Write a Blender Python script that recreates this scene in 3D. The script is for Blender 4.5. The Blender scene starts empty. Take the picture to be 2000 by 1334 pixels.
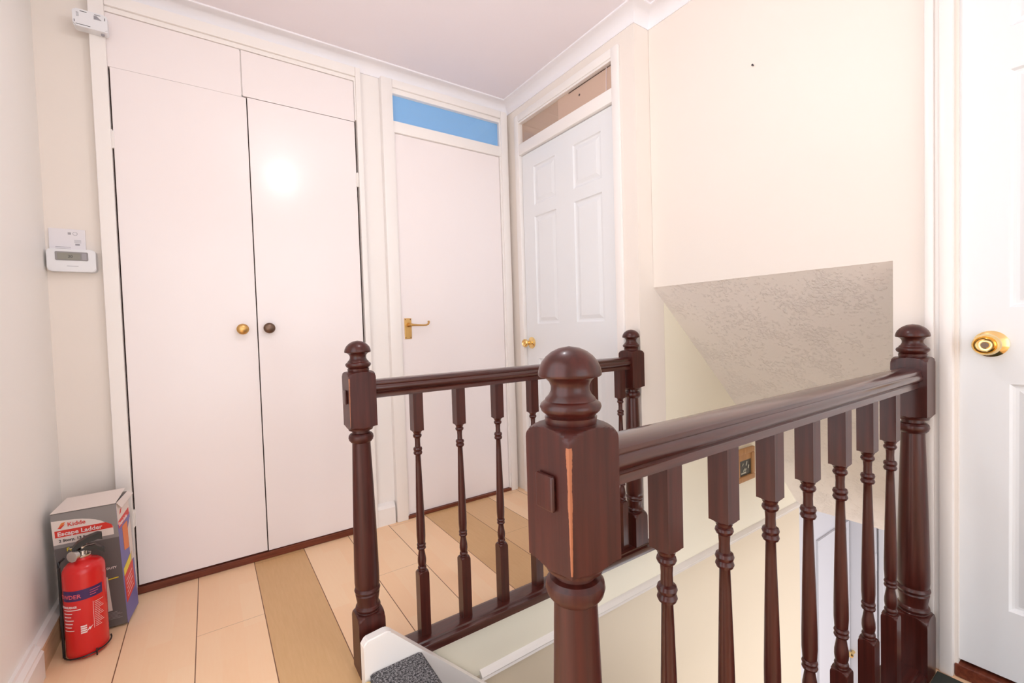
import bpy, bmesh, math, random
from mathutils import Vector, Matrix, Euler
C = bpy.context.scene.collection
random.seed(4)

# ------------------------------------------------------------------ camera
CAM_F, CAM_PITCH, CAM_ROLL, CAM_YAW, CAM_H = 867.145, -1.768, -1.759, -34.387, 0.977
a, b, c = math.radians(CAM_YAW), math.radians(CAM_PITCH), math.radians(CAM_ROLL)
F = Vector((-math.sin(a)*math.cos(b), math.cos(a)*math.cos(b), math.sin(b)))
R = Vector((math.cos(a), math.sin(a), 0)); U = R.cross(F)
R2 = math.cos(c)*R + math.sin(c)*U; U2 = -math.sin(c)*R + math.cos(c)*U
cd = bpy.data.cameras.new('camera'); cam = bpy.data.objects.new('camera', cd); C.objects.link(cam)
cam.matrix_world = Matrix(((R2.x, U2.x, -F.x, 0), (R2.y, U2.y, -F.y, 0), (R2.z, U2.z, -F.z, CAM_H), (0, 0, 0, 1)))
cd.sensor_width = 36; cd.lens = CAM_F/2000*36; cd.clip_start = 0.02
bpy.context.scene.camera = cam

# ------------------------------------------------------------------ world, lights, exposure
w = bpy.data.worlds.new('world'); bpy.context.scene.world = w; w.use_nodes = True
bg = w.node_tree.nodes['Background']; bg.inputs[0].default_value = (0.91, 0.955, 1.0, 1); bg.inputs[1].default_value = 2.0
vs = bpy.context.scene.view_settings
vs.view_transform = 'Standard'; vs.look = 'None'; vs.gamma = 1; vs.use_curve_mapping = False; vs.exposure = 0.47

def lamp(name, kind, loc, energy, color, size=0.1, size_y=None, rot=(0, 0, 0)):
    l = bpy.data.lights.new(name, kind); l.energy = energy; l.color = color
    if kind == 'AREA':
        l.shape = 'RECTANGLE'; l.size = size; l.size_y = size_y or size
    else: l.shadow_soft_size = size
    o = bpy.data.objects.new(name, l); C.objects.link(o); o.location = loc; o.rotation_euler = rot
    return o
lamp('pendant_bulb_light', 'POINT', (0.48, 0.86, 2.10), 5.8, (0.97, 0.975, 1.0), 0.035)
lamp('hall_fill_light', 'AREA', (2.55, -0.56, -1.35), 23, (0.96, 0.97, 1.0), 1.9, 1.6, (math.radians(90), 0, 0))  # added area lamp for daylight in the lower hall; no window is modelled

# ------------------------------------------------------------------ materials
def lin(r, g, b):
    f = lambda v: (v/255)/12.92 if v/255 <= 0.04045 else ((v/255+0.055)/1.055)**2.4
    return (f(r), f(g), f(b), 1)
class NT:
    def __init__(s, name):
        s.m = bpy.data.materials.new(name); s.m.use_nodes = True; s.t = s.m.node_tree
        s.b = s.t.nodes['Principled BSDF']
    def n(s, t, **k):
        x = s.t.nodes.new(t)
        for q, v in k.items(): setattr(x, q, v)
        return x
    def l(s, o, i): s.t.links.new(o, i)
    def math(s, op, a, b=None, c=None):
        x = s.n('ShaderNodeMath', operation=op)
        for i, v in enumerate((a, b, c)):
            if v is None: continue
            if isinstance(v, (int, float)): x.inputs[i].default_value = v
            else: s.l(v, x.inputs[i])
        return x.outputs[0]
    def mix(s, f, a, b):
        x = s.n('ShaderNodeMix', data_type='RGBA')
        for i, v in ((0, f), (6, a), (7, b)):
            if isinstance(v, (int, float, tuple)): x.inputs[i].default_value = v
            else: s.l(v, x.inputs[i])
        return x.outputs[2]
    def noise(s, scale, detail=3, vec=None, rough=0.5):
        x = s.n('ShaderNodeTexNoise'); x.inputs['Scale'].default_value = scale; x.inputs['Detail'].default_value = detail
        x.inputs['Roughness'].default_value = rough
        if vec is not None: s.l(vec, x.inputs['Vector'])
        return x.outputs[0]
    def obj(s): return s.n('ShaderNodeTexCoord').outputs['Object']
    def scale(s, v, sc):
        x = s.n('ShaderNodeMapping'); x.inputs['Scale'].default_value = sc; s.l(v, x.inputs[0]); return x.outputs[0]
    def bump(s, h, strength, dist=0.01):
        x = s.n('ShaderNodeBump'); x.inputs['Strength'].default_value = strength; x.inputs['Distance'].default_value = dist
        s.l(h, x.inputs['Height']); s.l(x.outputs[0], s.b.inputs['Normal'])
def paint(name, col, rough=0.5, var=0.03, bump=0.05, bscale=60, bdist=0.002, spec=0.5, metal=0):
    k = NT(name); o = k.obj()
    f = k.noise(4, 3, o)
    d = tuple(v*(1-var*2) for v in col[:3])+(1,)
    k.l(k.mix(f, col, d), k.b.inputs['Base Color'])
    k.b.inputs['Roughness'].default_value = rough; k.b.inputs['Specular IOR Level'].default_value = spec
    k.b.inputs['Metallic'].default_value = metal
    if bump: k.bump(k.noise(bscale, 3, o), bump, bdist)
    return k.m
M = {}
M['cream'] = paint('cream_wall_paint', lin(245, 235, 226), 0.45, 0.01, 0.15, 12, 0.004)
M['left'] = paint('left_wall_paint', lin(254, 251, 247), 0.42, 0.01, 0.15, 8, 0.004)
M['gloss'] = paint('white_gloss_paint', lin(250, 241, 240), 0.22, 0.01, 0.12, 9, 0.003)
M['trim'] = paint('cream_trim_paint', lin(250, 244, 240), 0.3, 0.01, 0.1, 30, 0.002)
M['door'] = paint('white_door_paint', lin(240, 241, 243), 0.35, 0.005, 0.1, 30, 0.002)
M['ceil'] = paint('ceiling_paint', lin(250, 243, 249), 0.8, 0.01, 0.1, 60, 0.002)
M['cove'] = paint('cornice_paint', lin(250, 247, 251), 0.6, 0.01, 0.05, 60, 0.002)
M['lower'] = paint('stair_wall_paint', lin(254, 247, 228), 0.4, 0.01, 0.1, 10, 0.003)
M['dado'] = paint('stair_wall_lower_paint', lin(236, 221, 197), 0.4, 0.01, 0.1, 10, 0.003)
M['hallw'] = paint('hall_white_paint', lin(216, 216, 222), 0.4, 0.005, 0.05)
k = NT('artex_soffit'); o = k.obj()
k.b.inputs['Base Color'].default_value = lin(252, 242, 235); k.b.inputs['Roughness'].default_value = 0.42
v = k.n('ShaderNodeTexVoronoi'); v.inputs['Scale'].default_value = 60; k.l(o, v.inputs['Vector'])
h = k.math('ADD', k.noise(75, 4, o, 0.6), k.math('MULTIPLY', k.noise(9, 2, o), 0.8))
sm = k.math('SMOOTH_MAX', k.math('SUBTRACT', h, 0.93), 0.0, 0.05)
k.bump(sm, 0.6, 0.02); M['artex'] = k.m

def wood(name, c1, c2, rough, chip=None, sc=(30, 30, 1.5), coat=.1):
    k = NT(name); o = k.obj(); g = k.noise(3, 5, k.scale(o, sc), 0.6)
    r = k.n('ShaderNodeValToRGB'); r.color_ramp.elements[0].position = 0.3; r.color_ramp.elements[1].position = 0.7
    r.color_ramp.elements[0].color = c1; r.color_ramp.elements[1].color = c2; k.l(g, r.inputs[0])
    col = r.outputs[0]
    if chip:  # worn arris: bare timber along one vertical corner, and small chips
        sx, sy, wid, z0, z1 = chip
        s = k.n('ShaderNodeSeparateXYZ'); k.l(o, s.inputs[0])
        d = k.math('ADD', k.math('ABSOLUTE', k.math('SUBTRACT', s.outputs[0], sx)), k.math('ABSOLUTE', k.math('SUBTRACT', s.outputs[1], sy)))
        wz = k.math('MULTIPLY', k.math('MULTIPLY', k.noise(30, 4, k.scale(o, (0.02, 0.02, 1)), 0.7), wid*2), k.math('MULTIPLY_ADD', k.math('SUBTRACT', s.outputs[2], z0), 5.5, 0.35))
        f = k.math('LESS_THAN', d, wz)
        f = k.math('MULTIPLY', f, k.math('MULTIPLY', k.math('GREATER_THAN', s.outputs[2], z0), k.math('LESS_THAN', s.outputs[2], z1)))
        col = k.mix(f, col, lin(168, 104, 72))
    k.l(col, k.b.inputs['Base Color']); k.b.inputs['Roughness'].default_value = rough
    k.b.inputs['Coat Weight'].default_value = coat; k.b.inputs['Specular IOR Level'].default_value = .35; k.b.inputs['Coat Roughness'].default_value = 0.12
    k.bump(g, 0.05, 0.001)
    return k.m
D1, D2 = lin(52, 17, 12), lin(78, 31, 24)
M['wood'] = wood('dark_mahogany_stain', D1, D2, 0.3, None, (30, 30, 1.5), .2)
M['railwood'] = wood('polished_mahogany_rail', D1, D2, 0.3, None, (1.5, 30, 30), .8)
M['blockN'] = wood('dark_mahogany_worn_front', D1, D2, 0.4, (-.0375, -.0375, 0.0042, .715, .85))
M['blockL'] = wood('dark_mahogany_worn_far', D1, D2, 0.4, (-.0375, -.0375, 0.0025, .715, .85))
M['threshold'] = wood('threshold_hardwood', lin(92, 40, 24), lin(130, 66, 44), 0.4, None, (1.5, 30, 30))
M['barewood'] = wood('bare_skirting_timber', lin(222, 182, 142), lin(238, 204, 166), 0.6, None, (20, 1.5, 20))
M['framewood'] = wood('pine_frame', lin(176, 126, 80), lin(200, 150, 100), 0.5)

k = NT('laminate_planks'); o = k.obj(); s = k.n('ShaderNodeSeparateXYZ'); k.l(o, s.inputs[0])
u = k.math('DIVIDE', k.math('SUBTRACT', s.outputs[0], 0.124), 0.196)
idx = k.math('FLOOR', u); fr = k.math('FRACT', u)
yy = k.math('ADD', s.outputs[1], k.math('MULTIPLY', idx, 0.83))
seg = k.math('FLOOR', k.math('DIVIDE', yy, 0.62)); stx = k.math('FLOOR', k.math('MULTIPLY', fr, 3))
yb = k.math('FLOOR', k.math('DIVIDE', k.math('ADD', yy, k.math('MULTIPLY', stx, 0.17)), 0.31))
cmb = k.n('ShaderNodeCombineXYZ'); k.l(idx, cmb.inputs[0]); k.l(stx, cmb.inputs[1]); k.l(yb, cmb.inputs[2])
wn = k.n('ShaderNodeTexWhiteNoise', noise_dimensions='3D'); k.l(cmb.outputs[0], wn.inputs[0])
gr = k.noise(5, 5, k.scale(o, (28, 2.2, 1)), 0.6)
base = k.mix(k.math('ADD', k.math('MULTIPLY', wn.outputs[0], 0.45), k.math('MULTIPLY', gr, 0.5)), lin(255, 222, 184), lin(252, 206, 162))
dk = k.mix(gr, lin(224, 182, 132), lin(208, 164, 112))
isd = k.math('ADD', k.math('COMPARE', idx, 0.0, 0.1), k.math('COMPARE', idx, 4.0, 0.1))
isd = k.math('ADD', isd, k.math('MULTIPLY', k.math('COMPARE', idx, 5.0, 0.1), 0.8))
col = k.mix(isd, base, dk)
dedge = k.math('MINIMUM', fr, k.math('SUBTRACT', 1.0, fr))
gap = k.math('LESS_THAN', dedge, 0.007)
yf = k.math('FRACT', k.math('DIVIDE', k.math('ADD', yy, 0.30), 1.24))
gap = k.math('MAXIMUM', gap, k.math('MULTIPLY', k.math('LESS_THAN', yf, 0.0012), 0.7))
k.l(k.mix(gap, col, lin(120, 74, 44)), k.b.inputs['Base Color'])
k.b.inputs['Roughness'].default_value = 0.42; M['floor'] = k.m

k = NT('grey_loop_carpet'); o = k.obj()
n1 = k.noise(190, 3, o, 0.9); r = k.n('ShaderNodeValToRGB'); r.color_ramp.elements[0].position = .45; r.color_ramp.elements[1].position = .60
r.color_ramp.elements[0].color = lin(38, 38, 42); r.color_ramp.elements[1].color = lin(172, 168, 170); k.l(n1, r.inputs[0])
k.l(r.outputs[0], k.b.inputs['Base Color']); k.b.inputs['Roughness'].default_value = 0.95; k.bump(n1, 0.9, 0.006); M['carpet'] = k.m

def metal(name, col, rough): return paint(name, col, rough, 0.03, 0.03, 40, 0.001, 0.5, 1)
M['brass'] = metal('polished_brass', lin(244, 212, 146), 0.13)
M['brass2'] = metal('lacquered_brass', lin(214, 172, 108), 0.32)
M['bronze'] = metal('tarnished_brass', lin(122, 100, 86), 0.38)
M['chrome'] = metal('chromed_metal', lin(200, 196, 192), 0.2)
def plain(name, r, g, b, rough=0.5): return paint(name, lin(r, g, b), rough, 0.01, 0)
M['plastic'] = plain('white_plastic', 240, 240, 243, .35)
M['paper'] = plain('white_paper', 240, 236, 240, .7)
M['lcd'] = plain('lcd_grey_green', 150, 148, 138, .25)
M['lcdframe'] = plain('grey_display_frame', 150, 146, 146, .4)
M['ink'] = plain('dark_ink', 60, 58, 60, .5)
M['greyink'] = plain('pale_grey_ink', 168, 164, 170, .5)
M['red'] = plain('extinguisher_red', 214, 34, 34, .22)
M['navy'] = plain('navy_label', 62, 34, 92, .4)
M['pinkink'] = plain('pink_print', 224, 96, 110, .4)
M['white'] = plain('white_print', 244, 226, 224, .4)
M['black'] = plain('black_plastic', 26, 26, 28, .35)
M['bgrey'] = plain('box_dark_grey_print', 104, 98, 96, .5)
M['blgrey'] = plain('box_mid_grey_print', 146, 140, 138, .5)
M['bwhite'] = plain('box_white_card', 236, 222, 214, .6)
M['bred'] = plain('box_red_print', 222, 58, 46, .5)
M['borange'] = plain('box_orange_print', 236, 130, 60, .5)
M['byellow'] = plain('box_yellow_print', 238, 214, 50, .5)
M['bpurple'] = plain('box_blue_violet_print', 118, 112, 176, .5)
M['card'] = plain('brown_board', 218, 186, 164, .7)
M['card2'] = plain('brown_board_darker_sheet', 198, 168, 146, .7)  # second sheet, a darker brown
M['bluepaint'] = plain('sky_blue_sheet', 136, 196, 250, .7)
M['picdark'] = plain('picture_dark_ground', 62, 62, 56, .3)
M['picpale'] = plain('picture_pale_paint', 200, 196, 178, .4)
M['mat'] = plain('black_green_mat', 52, 56, 50, .9)
M['matgrey'] = plain('mat_grey_print', 112, 114, 120, .9)
M['matpale'] = plain('mat_pale_print', 170, 168, 166, .9)
M['mould'] = plain('brass_edge_strip', 222, 190, 130, .4)
M['gapshade'] = plain('gap_shade', 60, 36, 28, .9)  # dark brown painted in as the shade of gaps and recesses
M['shade'] = plain('lampshade_cloth', 240, 232, 220, .9)
k = NT('clear_glass'); t = k.t; t.nodes.remove(k.b)
tr = k.n('ShaderNodeBsdfTransparent'); gl = k.n('ShaderNodeBsdfGlossy'); gl.inputs['Roughness'].default_value = 0.02
mx = k.n('ShaderNodeMixShader'); mx.inputs[0].default_value = 0.05
k.l(tr.outputs[0], mx.inputs[1]); k.l(gl.outputs[0], mx.inputs[2]); k.l(mx.outputs[0], t.nodes['Material Output'].inputs[0]); M['glass'] = k.m
k = NT('lit_bulb'); k.b.inputs['Emission Color'].default_value = (1, .9, .78, 1); k.b.inputs['Emission Strength'].default_value = 6; M['bulb'] = k.m

# ------------------------------------------------------------------ mesh helpers
def emit(name, bm, mat, parent=None, loc=None, smooth=False, ang=35):
    bmesh.ops.recalc_face_normals(bm, faces=bm.faces)
    me = bpy.data.meshes.new(name); bm.to_mesh(me); bm.free()
    me.materials.append(M[mat] if isinstance(mat, str) else mat)
    if smooth:
        me.polygons.foreach_set('use_smooth', [True]*len(me.polygons)); me.set_sharp_from_angle(angle=math.radians(ang))
    o = bpy.data.objects.new(name, me); C.objects.link(o)
    if smooth and len(me.polygons) < 200:
        wn_ = o.modifiers.new('wn', 'WEIGHTED_NORMAL'); wn_.keep_sharp = True
    if parent is not None: o.parent = parent
    if loc: o.location = loc
    return o
def bx(bm, x0, x1, y0, y1, z0, z1, bev=0):
    r = bmesh.ops.create_cube(bm, size=1)
    bmesh.ops.scale(bm, vec=(abs(x1-x0), abs(y1-y0), abs(z1-z0)), verts=r['verts'])
    bmesh.ops.translate(bm, vec=((x0+x1)/2, (y0+y1)/2, (z0+z1)/2), verts=r['verts'])
    if bev:
        es = list({e for v_ in r['verts'] for e in v_.link_edges})
        bmesh.ops.bevel(bm, geom=es, offset=bev, segments=2, affect='EDGES', profile=0.5)
    return bm
def box(name, mat, x0, x1, y0, y1, z0, z1, parent=None, bev=0, smooth=False):
    return emit(name, bx(bmesh.new(), x0, x1, y0, y1, z0, z1, bev), mat, parent, None, bool(bev) or smooth)
def local(x0, x1, y0, y1, z0, z1, L, bev=0):   # box in world numbers expressed about base L
    return bx(bmesh.new(), x0-L[0], x1-L[0], y0-L[1], y1-L[1], z0-L[2], z1-L[2], bev)
def prism(bm, pts, n, h):
    """pts: 3-D outline, extruded along vector n*h"""
    n = Vector(n)*h
    A = [bm.verts.new(p) for p in pts]; B = [bm.verts.new(Vector(p)+n) for p in pts]
    bm.faces.new(A); bm.faces.new(B[::-1])
    for i in range(len(A)):
        j = (i+1) % len(A); bm.faces.new((A[j], A[i], B[i], B[j]))
    return bm
def lathe(bm, prof, seg=32, half=None, at=(0, 0, 0), axis='z', cap=True):
    rings = []
    for z, rad in prof:
        ring = []
        for i in range(seg):
            t = 2*math.pi*i/seg; cc, ss = math.cos(t), math.sin(t); rr = rad
            if half: rr = min(rad, half/max(abs(cc), abs(ss)))
            p = (cc*rr, ss*rr, z)
            if axis == 'y': p = (p[0], p[2], p[1])
            if axis == 'x': p = (p[2], p[0], p[1])
            ring.append(bm.verts.new(Vector(p)+Vector(at)))
        rings.append(ring)
    for A, B in zip(rings, rings[1:]):
        for i in range(seg):
            j = (i+1) % seg; bm.faces.new((A[i], A[j], B[j], B[i]))
    if cap: bm.faces.new(rings[0][::-1]); bm.faces.new(rings[-1])
    return bm
def tube(bm, pts, r, seg=8):
    pts = [Vector(p) for p in pts]; rings = []
    for i, p in enumerate(pts):
        d = (pts[min(i+1, len(pts)-1)]-pts[max(i-1, 0)]).normalized()
        up = Vector((0, 0, 1)) if abs(d.z) < 0.9 else Vector((1, 0, 0))
        s_ = d.cross(up).normalized(); q = s_.cross(d)
        rr = r[i] if isinstance(r, (list, tuple)) else r
        rings.append([bm.verts.new(p+(s_*math.cos(2*math.pi*k_/seg)+q*math.sin(2*math.pi*k_/seg))*rr) for k_ in range(seg)])
    for A, B in zip(rings, rings[1:]):
        for i in range(seg):
            j = (i+1) % seg; bm.faces.new((A[i], A[j], B[j], B[i]))
    bm.faces.new(rings[0][::-1]); bm.faces.new(rings[-1])
    return bm
def rrect(x0, x1, y0, y1, r, n=6):
    P = []
    for cx, cy, a0 in ((x1-r, y1-r, 0), (x0+r, y1-r, 90), (x0+r, y0+r, 180), (x1-r, y0+r, 270)):
        for i in range(n+1):
            t = math.radians(a0+90*i/n); P.append((cx+r*math.cos(t), cy+r*math.sin(t)))
    return P
def empty(name, loc=(0, 0, 0), label=None, cat=None, group=None, kind=None):
    o = bpy.data.objects.new(name, None); C.objects.link(o); o.location = loc; o.empty_display_size = .05
    return tag(o, label, cat, group, kind)
def tag(o, label=None, cat=None, group=None, kind=None):
    if label: o['label'] = label
    if cat: o['category'] = cat
    if group: o['group'] = group
    if kind: o['kind'] = kind
    return o
def st(o): o['kind'] = 'structure'; return o
def text_bm(bm, s, size, mat4, depth=0.0004, bold=0.0, sx=1.0, warp=None):
    cu = bpy.data.curves.new('t', 'FONT'); cu.body = s; cu.size = size; cu.extrude = depth/2; cu.offset = bold; cu.resolution_u = 2
    cu.align_x = 'LEFT'
    to = bpy.data.objects.new('t', cu); C.objects.link(to)
    bpy.context.view_layer.update()
    me = bpy.data.meshes.new_from_object(to.evaluated_get(bpy.context.evaluated_depsgraph_get()))
    bpy.data.objects.remove(to); bpy.data.curves.remove(cu)
    n0 = len(bm.verts); bm.from_mesh(me); bm.verts.ensure_lookup_table()
    for v_ in bm.verts[n0:]:
        p = Vector((v_.co.x*sx, v_.co.y, v_.co.z))
        v_.co = warp(p) if warp else mat4 @ p
    bpy.data.meshes.remove(me)

# ------------------------------------------------------------------ key planes
XL, XD, XR, YB, YW = -0.46, 1.535, 1.63, 2.212, 2.235
YN, YS, YF = 0.44, 1.265, 1.27      # near well edge, far stair wall, far rail
ZC = 2.30
LX = 0.335                           # landing edge at head of stairs
BACK = -2.6

# floor: L-shape of landing around the stair well
bm = bmesh.new()
for q in ((XL-1.2, LX, BACK, YW+.1), (LX, XD, YS, YW+.1), (LX, XR+.05, BACK, YN-.05)):
    bx(bm, q[0], q[1], q[2], q[3], -.02, 0)
st(emit('floor', bm, 'floor'))
bm = bmesh.new(); bx(bm, XL-.1, LX-.002, BACK, YW+.1, -.25, -.021); bx(bm, LX-.002, XR, BACK, YN-.052, -.25, -.021)
st(emit('trim_1', bm, 'lower'))
# ceiling
st(box('ceiling', 'ceil', XL-.1, 2.2, BACK, YW+.1, ZC, ZC+.05))
# walls
bm = bx(bx(bmesh.new(), XL-.08, XL, 1.0, YW+.08, -.02, ZC), XL-.08, XL, BACK, 1.0, 2.1, ZC); bx(bm, XL-.08, XL, BACK, -.15, 0, 2.1)   # unseen opening added to let world light in before y = 1.0
st(emit('wall_left', bm, 'left'))
bm = bmesh.new()
bx(bm, XL, -.30, YW, YW+.08, 0, ZC)            # strip by the left wall
bx(bm, -.30, .64, YW, YW+.08, 2.22, ZC)        # over the cupboard
bx(bm, .78, XD+.0, YW-.012, YW+.08, 2.20, ZC)
bx(bm, 1.50, XD+.0, YW-.012, YW+.08, 0, 2.20)
st(emit('wall_back', bm, 'cream'))
st(box('wall_pier', 'trim', .6601, .7599, YW-.012, YW+.08, 0, ZC))
bm = bmesh.new()                                # wall with the six-panel door and the nib
bx(bm, XD, XR+.07, YS, 1.345, .001, ZC)
bx(bm, XD, XD+.075, 1.345, YW, 2.20, ZC)
bx(bm, XD, XD+.075, 2.13, YW+.08, 0, 2.20)
st(emit('wall_door_side', bm, 'cream'))
bm = bmesh.new()                                # wall above bulkhead and to the right of it
ZB = 1.1355
P = [(XR, .30, 0), (XR, .30, ZC), (XR, YS-.001, ZC), (XR, YS-.001, ZB), (XR, YN-.005, ZB), (XR, YN-.005, 0)]
prism(bm, P, (1, 0, 0), .07)
bx(bm, XR, XR+.07, -.55, .30, 2.05, ZC); bx(bm, XR, XR+.07, BACK, -.55, 0, ZC)
st(emit('wall_right', bm, 'cream'))
# stair walls
bm = bmesh.new()
P = [(LX, YS, -2.5), (LX, YS, -.168), (3.0, YS, -.168), (3.0, YS, -2.5)]
prism(bm, P, (0, 1, 0), .08)
st(emit('wall_stair_lower', bm, 'dado'))
bm = bmesh.new()
P = [(LX, YS, -.168), (LX, YS, -.021), (XD-.001, YS, -.021), (XD-.001, YS, 0), (XR+.071, YS, 0), (XR+.071, YS, 1.15), (1.85, YS, .99), (2.40, YS, .47), (3.05, YS, -.168)]
prism(bm, P, (0, 1, 0), .08)
st(emit('wall_stair', bm, 'lower'))
st(box('trim_12', 'lower', LX, XD, YS-.003, YS-.0002, -.03, -.0005))
bm = bmesh.new(); bx(bm, 3.0, 3.9, YS, YS+.08, -2.5, 0); st(emit('wall_hall_side', bm, 'hallw'))
bm = bmesh.new(); bx(bm, 3.78, 3.86, -.6, YS, -2.5, 0); st(emit('wall_hall_end', bm, 'hallw'))
bm = bmesh.new()
bx(bm, LX, 1.7, YN-.09, YN-.012, -2.46, -.03); bx(bm, 1.7, 2.9, YN-.09, YN-.012, -.45, -.03)  # unseen wall, left open low down so the hall lamp reaches the stairwell
P = [(XR+.07, YN-.09, -.03), (XR+.07, YN-.09, 1.1), (2.9, YN-.09, -.03)]
prism(bm, P, (0, 1, 0), .078)
st(emit('wall_stair_near', bm, 'lower'))
st(box('wall_hall_near', 'hallw', LX, 3.78, -.68, -.6, -2.5, -.25))
st(box('wall_hall_left', 'hallw', .2, .28, -.68, YS, -2.46, -.25))
st(box('floor_hall', 'floor', LX, 3.9, -.6, YS, -2.52, -2.46))
# soffit
bm = bmesh.new()
SP = [(XR+.001, ZB), (2.0, .80), (2.45, .385), (3.0, -.19), (3.78, -.19), (3.78, -.10), (3.04, -.10), (1.78, 1.12), (XR+.001, 1.21)]
prism(bm, [(x, YN-.09, z) for x, z in SP[:]], (0, 1, 0), YS-YN+.09)
so = emit('ceiling_stair', bm, 'artex'); st(so)
bm = bmesh.new(); bx(bm, XR+.08, 3.78, -.6, YN-.091, -.19, -.1); st(emit('ceiling_hall', bm, 'ceil'))
# horizontal moulding on the stair wall
bm = bmesh.new()
prof = [(0, 0), (.010, .002), (.016, .008), (.012, .014), (.018, .022), (.010, .032), (.004, .036), (0, .038)]
prism(bm, [(LX+.36, YS-y, -.190+z) for y, z in prof], (1, 0, 0), 3.0-LX-.36)
tag(emit('dado_rail', bm, 'trim', None, None, True), 'cream moulded rail running level along the wall beside the stairs', 'wall moulding')

# cornice
def cove(bm, pts, dirs, px, zb, zt):
    """sweep a concave profile along a polyline; dirs[i]=offset vector into the room at each point"""
    prof = [(0, zb-.0), (.004, zb)]
    for i in range(9):
        t = math.radians(90*i/8); prof.append((.004+(px-.008)*(1-math.cos(t)), zb+.004+(zt-zb-.012)*math.sin(t)))
    prof += [(px, zt-.008), (px+.004, zt-.006), (px+.004, zt), (0, zt)]
    rings = []
    for p, d in zip(pts, dirs): rings.append([bm.verts.new((p[0]+d[0]*o_, p[1]+d[1]*o_, z)) for o_, z in prof])
    n = len(prof)
    for A, B in zip(rings, rings[1:]):
        for i in range(n):
            j = (i+1) % n; bm.faces.new((A[i], A[j], B[j], B[i]))
    bm.faces.new(rings[0]); bm.faces.new(rings[-1][::-1])
bm = bmesh.new()
cove(bm, [(XL, BACK, 0), (XL, YW-.012, 0), (XD, YW-.012, 0), (XD, YS, 0), (XR, YS, 0), (XR, BACK, 0)],
     [(1, 0), (1, -1), (-1, -1), (-1, -1), (-1, -1), (-1, 0)], .062, 2.245, ZC)
st(emit('trim_2', bm, 'cove', None, None, True, 30))

# ------------------------------------------------------------------ skirting along the left wall
def skirt(name, y0, y1, t, h, mat, x=XL):
    bm = bmesh.new()
    pr = [(0, 0), (t, 0), (t, h*.72), (t*.8, h*.78), (t*.85, h*.86), (t*.4, h*.93), (t*.3, h), (0, h)]
    prism(bm, [(x+o_, y0, z) for o_, z in pr], (0, 1, 0), y1-y0)
    return st(emit(name, bm, mat, None, None, True))
skirt('baseboard_left', 1.0, 1.83, .028, .108, 'trim')
skirt('baseboard_left.001', 1.832, YW, .022, .10, 'barewood')
box_ = bmesh.new(); prism(box_, [(XL, 1.832, .085), (XL+.0235, 1.832, .085), (XL+.012, 1.832, .103), (XL, 1.832, .104)], (0, 1, 0), YW-1.832)
st(emit('trim_3', box_, 'trim'))
bm = bmesh.new(); bx(bm, .655, .752, YW-.038, YW-.012, 0, .085); prism(bm, [(.655, YW-.012, .085), (.655, YW-.038, .085), (.655, YW-.03, .098), (.655, YW-.012, .108)], (1, 0, 0), .097)
st(emit('baseboard_back', bm, 'trim'))

# ------------------------------------------------------------------ built-in cupboard
cup = empty('built_in_cupboard', (.18, YW, 0), 'tall white built-in cupboard with two flush doors on the back wall', 'cupboard')
cl = (.18, YW, 0)
bm = bmesh.new()
YFf = 2.190
for q in ((-.307, -.262, YFf, YW, 0, 2.249), (.636, .66, YFf, YW, 0, 2.249), (-.262, .636, YFf, YW, 2.205, 2.249)):
    bm2 = local(*q, cl, .003); me = bpy.data.meshes.new('x'); bm2.to_mesh(me); bm2.free(); bm.from_mesh(me); bpy.data.meshes.remove(me)
emit('frame', bm, 'trim', cup, None, True)
emit('inner_frame', bx(bx(bmesh.new(), -.262-cl[0], .636-cl[0], YFf+.010-cl[1], -.002, 2.187, 2.2045), .622-cl[0]+.008, .636-cl[0], YFf+.010-cl[1], -.002, 2.0, 2.187), 'trim', cup)
emit('top_panel', local(-.262, .161, YB-.006, YB+.012, 1.9895, 2.186, cl, .0004), 'gloss', cup, None, True)
emit('top_panel', local(.166, .629, YB-.006, YB+.012, 1.9945, 2.186, cl, .001), 'gloss', cup, None, True)
bm = bmesh.new(); bx(bm, .161-cl[0], .166-cl[0], YB+.002-cl[1], YB+.012-cl[1], 2.0, 2.186)
emit('centre_joint', bm, 'trim', cup)
bm = bmesh.new(); bx(bm, -.262-cl[0], .636-cl[0], YB+.013-cl[1], YW-.001-cl[1], .03, 2.0); emit('interior_shade', bm, 'gapshade', cup)  # dark block behind the doors, coloured as the shade in their gaps
def cup_door(x0, x1, zb, zt, kx, kz, kmat, hx, hz, klabel):
    dl = (x0, YB, 0)
    d = emit('door', bx(bmesh.new(), 0, x1-x0, -.006, .012, zb, zt, .0012), 'gloss', cup, (x0-cl[0], YB-cl[1], 0), True)
    kb = bmesh.new()
    lathe(kb, [(0, .013), (-.004, .013), (-.008, .008), (-.016, .009), (-.021, .018), (-.026, .0222), (-.030, .0228), (-.035, .0200), (-.039, .0125), (-.0405, .001)], 28, None, (kx-x0, -.006, kz), 'y')
    kn = emit('knob', kb, kmat, d, None, True, 60); kn['label'] = klabel
    for z in hz:
        hb = bmesh.new(); bx(hb, hx-x0-.007, hx-x0+.007, -.011, .002, z-.032, z+.032, .001)
        lathe(hb, [(z-.034, .0035), (z+.034, .0035)], 10, None, (hx-x0, -.012, 0))
        emit('hinge', hb, 'trim', d, None, True)
    return d
cup_door(-.2575, .1775, .034, 1.989, .123, 1.006, 'brass2', -.262, (1.722, .297), 'bright brass round knob')
cup_door(.1815, .6275, .032, 1.992, .222, 1.008, 'bronze', .631, (1.715, .30), 'dull brown tarnished round knob')
emit('threshold', local(-.262, .636, YB-.014, YW-.001, 0.001, .029, cl, .002), 'threshold', cup, None, True)

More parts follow.
